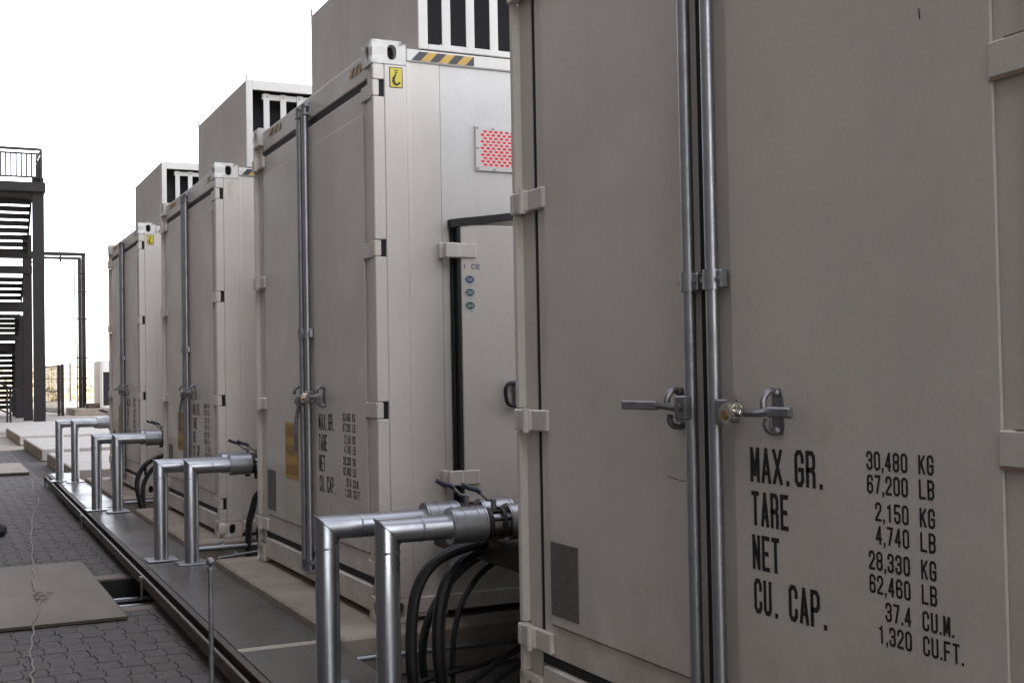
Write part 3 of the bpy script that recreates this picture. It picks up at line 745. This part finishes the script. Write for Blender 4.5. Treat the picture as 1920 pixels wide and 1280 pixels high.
# padlocks hang on the near handles
for c_, l in ((conts[0], 'shiny round padlock on the nearest container door handle'), (conts[1], 'shiny round padlock on the second container door handle')):
    y = c_.location.y+SE-.218
    t = thing('padlock', l, 'padlock', (-.070, y, HND-.028), 0, 'round padlocks')
    b = MB(); b.cyl((-.016, 0, 0.027), (.010, 0, 0.027), .030, 24); b.cyl((-.022, 0, .027), (-.016, 0, .027), .026, 24, r1=None); b.cyl((.010, 0, .027), (.016, 0, .027), .030, 24, r1=.024); b.build('body', M['chrome'], t)
    b = MB(); b.cyl((-.026, .002, .022), (-.0225, .002, .022), .013, 16); b.build('key_cylinder', M['brass'], t)
    b = MB(); b.tube(catmull([(-.004, -.016, .045), (-.004, -.034, .052), (.004, -.040, .040), (.006, -.030, .024)], 5), .0045, 8); b.build('shackle', M['chrome'], t)

# ------------------------------------------------------------------ louvred radiator boxes on the container roofs
LB2 = ['radiator box on the second container roof, largest, its top cut off above', 'louvred radiator box on the third container roof', 'smallest louvred radiator box, on the farthest container roof']
def radiator(y0, label):
    r = thing('radiator_box', label, 'radiator box', (.25, y0, 2.873), 0, 'louvred radiator boxes')
    h, D, L_ = .69, 1.91, 2.6
    b = MB(); b.box(0, .02, .012, D, 0, h, .003); b.build('end_panel', M['box_paint'], r)
    b = MB(); b.box(.02, L_, D-.02, D, 0, h); b.box(.02, L_, .012, D, h-.02, h); b.box(L_-.02, L_, .012, D, 0, h-.02); b.build('casing', M['box_paint'], r)
    b = MB(); b.box(-.002, .050, -.004, .011, 0, h+.002, .003); b.box(.050, L_, -.004, .011, h-.075, h+.002, .003); b.box(.050, L_, -.004, .011, 0, .028, .003); b.build('front_frame', M['paint_w_lit'], r)
    b = MB(); b.box(.14, L_, .055, .068, h-.135, h-.090, .003); b.box(.14, L_, .055, .068, .0285, .05, .003); b.build('louvre_frame', M['paint_w_lit'], r)
    bl_ = MB(); bl_.box(0, .048, .050, .054, .03, h-.085, .002); bm_ = bl_.mesh('louvre_blade', M['paint_w_lit'])
    for k in range(18): put('louvre_blade', bm_, r, (.150+k*.1355, 0, 0))
    b = MB(); b.quad((.02, .25, .0), (L_, .25, .0), (L_, .25, h-.02), (.02, .25, h-.02)); b.build('dark_core', M['dark'], r)
    for k in range(6):
        b = MB(); b.cyl((.18+k*.13, .0545, h-.112), (.18+k*.13, .048, h-.112), .008, 8); b.build('bolt', M['oldsteel'], r)
    for x, y in ((.004, .0), (.004, D-.006)):
        b = MB(); b.cyl((x, y, h), (x, y, h+.045), .006, 6); b.build('lifting_pin', M['oldsteel'], r)
    return r
for y, l in zip(CY[1:], LB2): radiator(y+.006, l)

# ------------------------------------------------------------------ clad pipes between the containers
def mitre_pipe(R, zt, xr, x_end, z0):
    """riser up to a one-cut mitre, then level along +x"""
    n = 28; b = MB()
    c = Vector((0, 0, zt))
    i0 = b.ring(Vector((0, 0, z0)), Vector((1, 0, 0)), Vector((0, 1, 0)), R, n)
    i1 = len(b.v)
    for k in range(n):
        a = 2*PI*k/n; x = R*math.cos(a); y = R*math.sin(a); b.v.append((x, y, zt-x))
    i2 = len(b.v)
    for k in range(n):
        a = 2*PI*k/n; x = R*math.cos(a); y = R*math.sin(a); b.v.append((x_end, y, zt-x))
    b.bridge(i0, i1, n); b.bridge(i1, i2, n); b.face(range(i0, i0+n)); b.face(range(i2, i2+n))
    return b
def pipe(x, y, zt, label, lever=True, low=0., plate=True):
    R = .049
    t = thing('clad_pipe', label, 'pipe', (x, y, DZ), 0, 'shiny clad pipes bent at right angles'); Z = zt-DZ
    mitre_pipe(R, Z, 0, 2.6-x, 0.004).build('pipe', M['jacket'], t)
    b = MB(); b.cyl((0, 0, Z-.085), (0, 0, Z-.077), R+.003, 28); b.build('collar', M['jacket'], t)
    b = MB(); b.cyl((.135, 0, Z), (.143, 0, Z), R+.0025, 28); b.build('collar', M['jacket'], t)
    e = MB(); m_ = 28                                           # standing seam at the mitre
    ring = [Vector(((R+.003)*math.cos(2*PI*k/m_), (R+.003)*math.sin(2*PI*k/m_), Z-(R+.003)*math.cos(2*PI*k/m_))) for k in range(m_+1)]
    e.tube(ring, .0028, 6, cap=False); e.build('mitre_seam', M['jacket'], t)
    j0 = -.11-x
    J = MB(); J.cyl((j0, 0, Z+.002), (j0+.150, 0, Z+.002), .073, 28); 
    for q in (.012, .052, .112, .142): J.cyl((j0+q-.003, 0, Z+.002), (j0+q+.003, 0, Z+.002), .0755, 28)
    J.build('valve_jacket', M['jacket'], t)
    V = MB(); V.cyl((j0+.150, 0, Z), (j0+.250, 0, Z), .040, 16)
    for q in (.168, .228): V.cyl((j0+q-.008, 0, Z), (j0+q+.008, 0, Z), .066, 20)
    for k in range(8):
        a = 2*PI*(k+.5)/8; V.cyl((j0+.150, .054*math.cos(a), Z+.054*math.sin(a)), (j0+.25, .054*math.cos(a), Z+.054*math.sin(a)), .008, 6)
    V.box(j0+.18, j0+.215, -.014, .014, Z-.105, Z-.04, .004)
    V.build('valve', M['valve'], t)
    J = MB(); J.cyl((j0+.252, 0, Z+.002), (j0+.40, 0, Z+.002), .074, 28)
    for q in (.262, .31, .39): J.cyl((j0+q-.003, 0, Z+.002), (j0+q+.003, 0, Z+.002), .0765, 28)
    J.build('flange_jacket', M['jacket'], t)
    if lever:
        lv = MB(); lv.cyl((j0+.20, 0, Z+.04), (j0+.20, 0, Z+.095), .012, 10)
        lv.tube([(j0+.21, 0, Z+.092), (j0+.17, 0, Z+.098), (j0+.138, 0, Z+.130)], .007, 8); lo = lv.build('lever', M['oldsteel'], t)
        g = MB(); g.tube([(j0+.140, 0, Z+.128), (j0+.125, 0, Z+.140), (j0+.09, 0, Z+.150), (j0+.06, 0, Z+.165)], .0105, 10); g.build('grip', M['blue'], lo)
    if plate:
        b = MB(); b.box(-.105, .105, -.095, .095, .0, .012, .003); b.build('base_plate', M['jacket'], t)
    return t
for yi, zt, far, nearl in ((4.107, .612, 'left and farther one of the two foreground pipes', 'right one of the two foreground pipes, beside the nearest container'),
                           (8.125, .615, 'left one of the pipe pair between the second and third containers', 'right one of the pipe pair between the second and third containers'),
                           (11.86, .650, 'left one of the pipe pair before the farthest container', 'right one of the pipe pair before the farthest container'),
                           (15.75, .685, 'left one of the small pipe pair beyond the farthest container', 'right one of the small pipe pair beyond the farthest container')):
    pipe(-.533, yi+.69, zt-.004, 'bent clad pipe, '+far); pipe(-.372, yi+.413, zt, 'bent clad pipe, '+nearl)

# ------------------------------------------------------------------ hoses and cables
def hose(pts, r, label, group=None, m='rubber', n=10, cat='hose', name='hose'):
    b = MB(); b.tube(catmull(pts, 8), r, n); o = b.build(name, M[m]); return tag(o, label, cat, group)
G1 = 'black hoses in the gap beside the nearest container'
hose([(.75, 5.00, .47), (.30, 4.98, .47), (.10, 4.96, .445), (-.02, 4.95, .39), (-.09, 4.95, .28), (-.115, 4.95, .12), (-.115, 4.95, -.05), (-.10, 4.95, -.215)], .026, 'outermost thick black hose arching down below the foreground valves', G1)
hose([(.75, 5.12, .44), (.35, 5.08, .43), (.20, 5.04, .41), (.08, 4.98, .33), (.025, 4.96, .20), (.01, 4.95, .04), (.02, 4.95, -.10), (.03, 4.95, -.215)], .030, 'bluish black thick hose just inside the outermost foreground hose', G1)
hose([(.75, 5.30, .43), (.40, 5.26, .38), (.20, 5.22, .28), (.07, 5.20, .12), (.03, 5.20, -.05), (.05, 5.20, -.215)], .020, 'black hose close to the second container wall, behind the bluish hose', G1)
hose([(.75, 5.34, .38), (.45, 5.30, .32), (.28, 5.25, .20), (.19, 5.2, .03), (.17, 5.18, -.21)], .014, 'thin black hose innermost in the foreground gap', G1)
G2 = 'black hoses beside the third container'
hose([(.8, 8.75, .36), (.40, 9.12, .38), (.26, 9.2, .34), (.21, 9.2, .22), (.18, 9.2, .08), (.18, 9.2, -.215)], .026, 'left black hose rising between the second and third containers', G2)
hose([(.8, 8.95, .30), (.42, 9.2, .33), (.33, 9.25, .26), (.28, 9.25, .12), (.27, 9.25, -.215)], .026, 'right black hose rising between the second and third containers', G2)
G3 = 'black hoses beside the farthest container'
hose([(.6, 12.9, .44), (.25, 12.9, .45), (.03, 12.9, .38), (-.07, 12.9, .27), (-.10, 12.9, .14), (-.07, 12.9, -.03), (-.02, 12.9, -.215)], .024, 'black hose in a wide arch before the farthest container', G3)
hose([(.6, 12.95, .36), (.24, 12.95, .37), (.08, 12.95, .31), (-.02, 12.95, .16), (-.03, 12.95, -.03), (0, 12.95, -.215)], .024, 'black hose in the tighter arch before the farthest container', G3)
random.seed(11)
for k in range(4):
    y = 4.70+k*.15; z = -.20+random.uniform(0, .04); e = .02+random.uniform(0, .16)
    hose([(1.6, y+.2, e), (.9, y+.12, e-.03), (.45, y+.05, e-.14), (.15, y, z+.03), (-.12, y-.05, z), (-.20, y-.25, z-.005+.01)], .012+random.uniform(0, .005),
         'dark cable sagging low in the gap beside the nearest container', 'dark cables in the foreground gap', m='gasket', cat='cable', name='cable', n=6)
# cable duct widened across the foreground gap to darken it; galvanised conduits on the pads
b = MB(); b.box(.26, 2.6, 4.16, 5.62, .375, .50, .01)
tag(b.build('cable_duct', M['valve']), 'dark cable duct behind the foreground valves, widened to shade the gap', 'cable duct')
def conduit(p0, p1, r, label):
    t = thing('conduit', label, 'conduit', p0, 0, 'galvanised conduits along the pads'); d = Vector(p1)-Vector(p0)
    b = MB(); b.cyl((0, 0, 0), d, r, 12); b.build('tube', M['galv'], t)
    for f in (.08, .32, .6):
        c_ = d*f; u = d.normalized()*.012; b = MB(); b.cyl(c_-u, c_+u, r*1.5, 12); b.box(c_.x-.01, c_.x+.01, c_.y-.006, c_.y+.03, c_.z+r*.8, c_.z+r*2.4); b.build('clip', M['galv'], t)
conduit((-.20, 5.455, -.098), (2.4, 5.455, -.098), .013, 'galvanised conduit along the side of the second pad behind the foreground pipes')
conduit((-.20, 9.195, -.045), (2.0, 9.195, -.045), .018, 'galvanised conduit along the near side of the third pad')
conduit((-.18, 8.62, -.04), (1.5, 9.0, .05), .009, 'thin steel rod slanting in the gap before the third pad')
conduit((-.20, 13.09, -.045), (2.0, 13.09, -.045), .014, 'galvanised conduit along the near side of the farthest pad')

# ------------------------------------------------------------------ boards, rope and small things on the paving
b = MB(); b.box(-2.17, -.945, 7.52, 9.98, -.194, -.176, .001)
b.cur = 1; b.box(-2.168, -.947, 7.516, 7.5195, -.1935, -.1765); b.box(-.9445, -.942, 7.52, 9.98, -.1935, -.1765)
tag(b.build('plywood_board', [M['ply'], M['ply_edge']]), 'large plywood board lying on the pavers over the drain pit', 'board')
b = MB(); b.box(-2.3, -.66, 19.9, 22.3, -.190, -.150, .002); b.cur = 1; b.box(-2.298, -.662, 19.893, 19.899, -.189, -.155)
tag(b.build('plywood_board', [M['concrete'], M['ply_edge']]), 'distant tan board across the paving near the empty pads', 'board')
gt = thing('drain_grate', 'grey steel bars across the open drain pit', 'grate', (-.775, 8.45, -.30))
for y in (8.15, 8.45, 8.72):
    b = MB(); b.box(-.155, .155, y-8.468, y-8.432, 0, .025, .003); b.build('bar', M['galv'], gt)
rp = [(-.80, 17.3, -.08), (-.815, 16.9, -.19), (-.836, 15.68, -.19), (-1.029, 13.84, -.19), (-1.164, 12.16, -.19), (-1.234, 11.0, -.19), (-1.295, 10.04, -.186), (-1.330, 9.5, -.168), (-1.364, 9.0, -.168), (-1.37, 8.72, -.168), (-1.360, 8.495, -.168), (-1.383, 8.18, -.168), (-1.442, 7.70, -.168), (-1.462, 7.50, -.172), (-1.475, 7.38, -.192), (-1.504, 7.09, -.192), (-1.532, 6.75, -.192), (-1.535, 6.51, -.192), (-1.558, 6.32, -.192), (-1.567, 6.09, -.192), (-1.60, 5.7, -.192), (-1.62, 5.0, -.192)]
cp = catmull(rp, 10); random.seed(5)
cp = [p+Vector((.0045*math.sin(i*.55)+random.uniform(-.002, .002), 0, 0)) for i, p in enumerate(cp)]
rope = thing('rope', 'pale twine trailing along the paving and over the plywood board, knotted midway', 'rope', (-1.36, 8.49, -.17))
b = MB(); b.tube([p-Vector((-1.36, 8.49, -.17)) for p in cp], .0055, 6); b.build('strand', M['rope'], rope)
kn = [(.0, .0, .006), (.03, .04, .012), (.05, 0, .02), (.01, -.05, .016), (-.035, -.01, .012), (-.01, .05, .02), (.035, .03, .014), (.06, .06, .008), (.09, .05, .004)]
b = MB(); b.tube(catmull(kn, 5), .006, 6); b.tube(catmull([(0, -.05, .006), (-.03, -.13, .008), (.0, -.19, .012), (.035, -.12, .008), (.02, -.03, .01)], 5), .006, 6); b.build('knot', M['rope'], rope)
b = MB(); random.seed(8); b.sphere((0, 0, .05), .075, 12, 8, .8); b.v = [(x*(1+random.uniform(-.12, .12)), y*(1+random.uniform(-.12, .12)), max(0, z*(1+random.uniform(-.1, .1)))) for x, y, z in b.v]
tag(b.build('stone', M['stone'], None, (-1.44, 12.2, -.2)), 'dark lump of stone on the paving at the left edge', 'stone')
t = thing('marker_post', 'thin galvanised post with a round knob standing beside the walkway edge', 'post', (-.902, 5.30, GZ))
b = MB(); b.cyl((0, 0, 0), (0, 0, .615), .0105, 12); b.build('rod', M['oldsteel'], t)
b = MB(); b.cyl((0, 0, .600), (0, 0, .615), .017, 14); b.sphere((0, 0, .635), .019, 14, 9); b.build('knob', M['oldsteel'], t)
b = MB(); b.cyl((0, 0, 0), (0, 0, .012), .05, 16); b.build('foot', M['oldsteel'], t)

b = MB(); random.seed(21)
def chip(x, y, z, r):
    n = 5; a0 = random.uniform(0, 6); i0 = len(b.v)
    for k in range(n):
        a = a0+2*PI*k/n; q = r*random.uniform(.6, 1.2); b.v.append((x+q*math.cos(a), y+q*math.sin(a), z))
    b.v.append((x, y, z+r*random.uniform(.4, .9)))
    for k in range(n): b.face((i0+k, i0+(k+1) % n, i0+n))
for k in range(420):
    y = 4.5+random.random()**1.5*13; chip(random.uniform(-2.4, dx(y)-.13), y, GZ-.002, random.uniform(.003, .009))
for k in range(90):
    y = 4.5+random.random()*13; chip(random.uniform(dx(y)+.02, PADX0-.02), y, DZ, random.uniform(.002, .006))
for k in range(120):
    i = random.choice((1, 2, 3)); y = CY[i]+random.uniform(-.1, CW); chip(random.uniform(PADX0+.02, -.01), y, -.004, random.uniform(.002, .007))
b.build('grit', M['concrete'], kind='stuff')

# ------------------------------------------------------------------ stair tower
st = thing('stair_tower', 'tall dark steel stair tower with open treads and a railed top landing', 'stair tower', (0, 45, -.226))
TM = M['tower']
def T(mb, name, parent=st, m=TM, **kw):
    mb.v = [(x, y-45, z+.226) for x, y, z in mb.v]; return mb.build(name, m, parent, **kw)
for x0, x1, y, zt in ((1.14, 1.52, 45.0, 8.3), (1.04, 1.36, 48.6, 6.7), (.98, 1.32, 52.6, 3.9), (-2.6, -2.25, 45.0, 8.3), (-2.6, -2.25, 52.6, 3.9), (1.02, 1.22, 55.5, 2.4)):
    b = MB(); w = x1-x0
    b.box(x0, x1, y-.02, y+.02-.0, -.226, zt, .004); b.box(x0, x0+.03, y-.16, y-.021, -.226, zt); b.box(x1-.03, x1, y-.16, y-.021, -.226, zt); b.box(x0, x1, y-.185, y-.161, -.226, zt, .004)
    T(b, 'column')
b = MB(); b.box(-2.8, 1.56, 44.6, 44.83, 7.78, 8.10, .01); b.box(1.33, 1.58, 44.84, 47.2, 7.80, 8.08, .01); b.box(-2.8, 1.32, 44.85, 46.4, 7.62, 7.9); T(b, 'top_landing')
for y, z0, z1, x1 in ((48.4, 5.24, 5.52, 1.36), (48.5, 5.86, 5.98, 1.45), (50.8, 3.95, 4.33, 1.42), (52.4, 2.86, 3.16, 1.15), (52.8, 2.48, 2.80, 1.2)):
    b = MB(); b.box(-2.6, x1, y-.12, y+.12, z0, z1, .01); b.box(-2.5, x1-.2, y+.121, y+1.0, z1-.08, z1); T(b, 'landing_beam')
def flight(y0, z0, y1, z1, n, x1):
    for k in range(n):
        f = k/(n-1); y = y0+(y1-y0)*f; z = z0+(z1-z0)*f
        b = MB(); b.box(-2.2, x1, y-.14, y+.14, z-.080, z+.080, .004); T(b, 'tread')
    b = MB(); dy, dz = y1-y0, z1-z0
    b.prism([(y0-.1, z0-.22), (y0-.1, z0+.12), (y1+.1, z1+.12), (y1+.1, z1-.22)], 'x', x1, x1+.05); T(b, 'stringer')
flight(45.7, 7.55, 47.9, 6.02, 8, 1.12); flight(49.0, 5.06, 50.2, 4.45, 4, 1.06); flight(51.4, 3.80, 52.2, 3.28, 4, 1.06); flight(53.4, 2.42, 56.6, .15, 12, 1.04)
gr = MB()
gr.box(-2.6, 1.40, 44.65, 44.72, 9.20, 9.29); gr.box(-2.6, 1.40, 44.66, 44.71, 9.06, 9.12); gr.box(-2.6, 1.40, 44.66, 44.71, 8.25, 8.31)
gr.box(1.405, 1.455, 44.66, 47.2, 9.22, 9.27); gr.box(1.415, 1.445, 44.715, 47.2, 9.07, 9.10); gr.box(1.415, 1.445, 44.715, 47.2, 8.27, 8.30)
T(gr, 'guard_rail')
for k in range(24):
    b = MB(); x = 1.28-k*.165; b.cyl((x, 44.685, 8.30), (x, 44.685, 9.07), .028, 6); T(b, 'baluster')
for k in range(14):
    b = MB(); y = 44.85+k*.165; b.cyl((1.43, y, 8.30), (1.43, y, 9.07), .028, 6); T(b, 'baluster')
b = MB(); b.box(1.40, 1.46, 44.65, 44.72, 8.10, 9.22); T(b, 'rail_post')
t = thing('handrail', 'low dark steel handrail sloping down at the left edge below the stair tower', 'handrail', (.3, 44, -.226))
b = MB(); b.tube([(-1.6, 0, 2.0), (-.27, 0, 1.40), (.35, 0, 1.12)], .035, 8); b.tube([(-1.6, 0, 1.15), (-.27, 0, .53), (.05, 0, .38)], .028, 8); b.build('rail', TM, t)
for x in (-.05, .05):
    b = MB(); b.cyl((x, .05*(x > 0), 0), (x, .05*(x > 0), 1.26-.4*x), .033, 8); b.build('post', TM, t)

# ------------------------------------------------------------------ pipe gantry, kiosk, gate, fence beyond
t = thing('pipe_gantry', 'tall dark pipe gantry with paired pipes crossing to the stair tower', 'pipe gantry', (3.8, 55.7, -.226))
def PG(mb, name): mb.v = [(x-3.8, y-55.7, z+.226) for x, y, z in mb.v]; return mb.build(name, TM, t)
b = MB(); b.box(3.72, 3.86, 55.62, 55.78, -.226, 6.50, .01); PG(b, 'column')
b = MB(); b.box(3.925, 4.085, 56.1, 56.25, -.226, 6.70, .01); PG(b, 'column')
b = MB(); b.box(-3., 3.86, 55.64, 55.76, 6.50, 6.61, .01); PG(b, 'cross_pipe')
b = MB(); b.box(-3., 4.10, 56.1, 56.24, 6.705, 6.86, .01); PG(b, 'cross_pipe')
b = MB(); b.tube([(-1, 55.6, 6.36), (3.2, 55.6, 6.34), (3.50, 55.6, 6.28), (3.57, 55.6, 6.1), (3.58, 55.6, 3.0), (3.66, 55.6, 2.8), (3.66, 55.6, -.1)], .025, 6); PG(b, 'conduit')
for z in (5.9, 5.1, 3.9, 2.2, 1.3):
    b = MB(); b.box(3.66, 4.14, 55.9, 55.95, z, z+.05); PG(b, 'clamp')
b = MB(); b.box(2.98, 3.05, 55.60, 55.8, 6.40, 6.74); PG(b, 'clamp')
b = MB(); b.box(3.3, 5.6, 53.3, 57.0, -.226, .05, .02)
tag(b.build('plinth', M['concrete']), 'tan concrete plinth under the pipe gantry and white kiosk', 'plinth')
b = MB(); b.cyl((4.0, 54.3, .05), (4.5, 54.2, .05+.12), .12, 8); b.box(3.9, 4.3, 54.6, 55.0, .05, .25, .03)
tag(b.build('pipe_stub', M['rust']), 'small dark pipe stub on the plinth beside the kiosk', 'pipe')
t = thing('kiosk', 'small white equipment kiosk with a dark louvred opening beside the far container', 'kiosk', (4.40, 54.0, .05))
b = MB(); b.box(0, .06, 0, 2.2, .0, 2.0, .01); b.build('side_panel', M['box_paint'], t)
b = MB(); b.box(.061, 2.2, 0.1, 2.2, 0, 2.0); b.build('shell', M['paint_w_lit'], t)
b = MB(); b.box(.061, .13, -.02, .099, 0, 2.0, .01); b.box(.131, 2.2, -.02, .099, 1.52, 2.0, .01); b.box(.131, 2.2, -.02, .099, 0, .10, .01); b.build('front_frame', M['paint_w_lit'], t)
b = MB(); b.box(.131, 2.2, .05, .0995, .101, 1.519); b.build('grille', M['dark'], t)
t = thing('mesh_gate', 'dark wire mesh gate leaf standing open behind the stair tower', 'gate', (2.9, 54.0, -.226))
a = Vector((2.90, 54.0)); c_ = Vector((2.45, 57.5)); d = c_-a
for f in (0, 1):
    q = d*f; b = MB(); b.box(q.x-.06, q.x+.06, q.y-.06, q.y+.06, 0, 2.16+.35*f, .005); b.build('post', TM, t)
b = MB(); b.box(-.20, -.09, -.05, .05, 0, 2.14, .005); b.build('post', TM, t)
b = MB()
for z in (.12, 1.0, 2.10): b.tube([(0, 0, z), (d.x, d.y, z)], .022, 6)
b.build('gate_frame', TM, t)
b = MB()
for k in range(46):
    q = d*(k/45); b.cyl((q.x, q.y, .12), (q.x, q.y, 2.1), .008, 4, cap=False)
for k in range(24): b.tube([(0, 0, .15+k*.083), (d.x, d.y, .15+k*.083)], .007, 4, cap=False)
b.build('wire_mesh', M['fence'], t, kind='stuff')
t = thing('mesh_fence', 'wire mesh perimeter fence in front of the dry grass field', 'fence', (6.6, 90, -.226))
for k in range(-4, 7):
    b = MB(); x = k*3.0+.05; b.cyl((x, 0, 0), (x, 0, 2.72), .075, 8); b.build('post', M['fence'], t)
b = MB()
for k in range(260):
    x = -12+k*.1155; b.cyl((x, .08, .05), (x, .08, 2.42), .011, 4, cap=False)
for z in (.06, .8, 1.6, 2.42): b.box(-12, 18, .07, .09, z-.018, z+.018)
b.build('wire_mesh', M['fence'], t, kind='stuff')
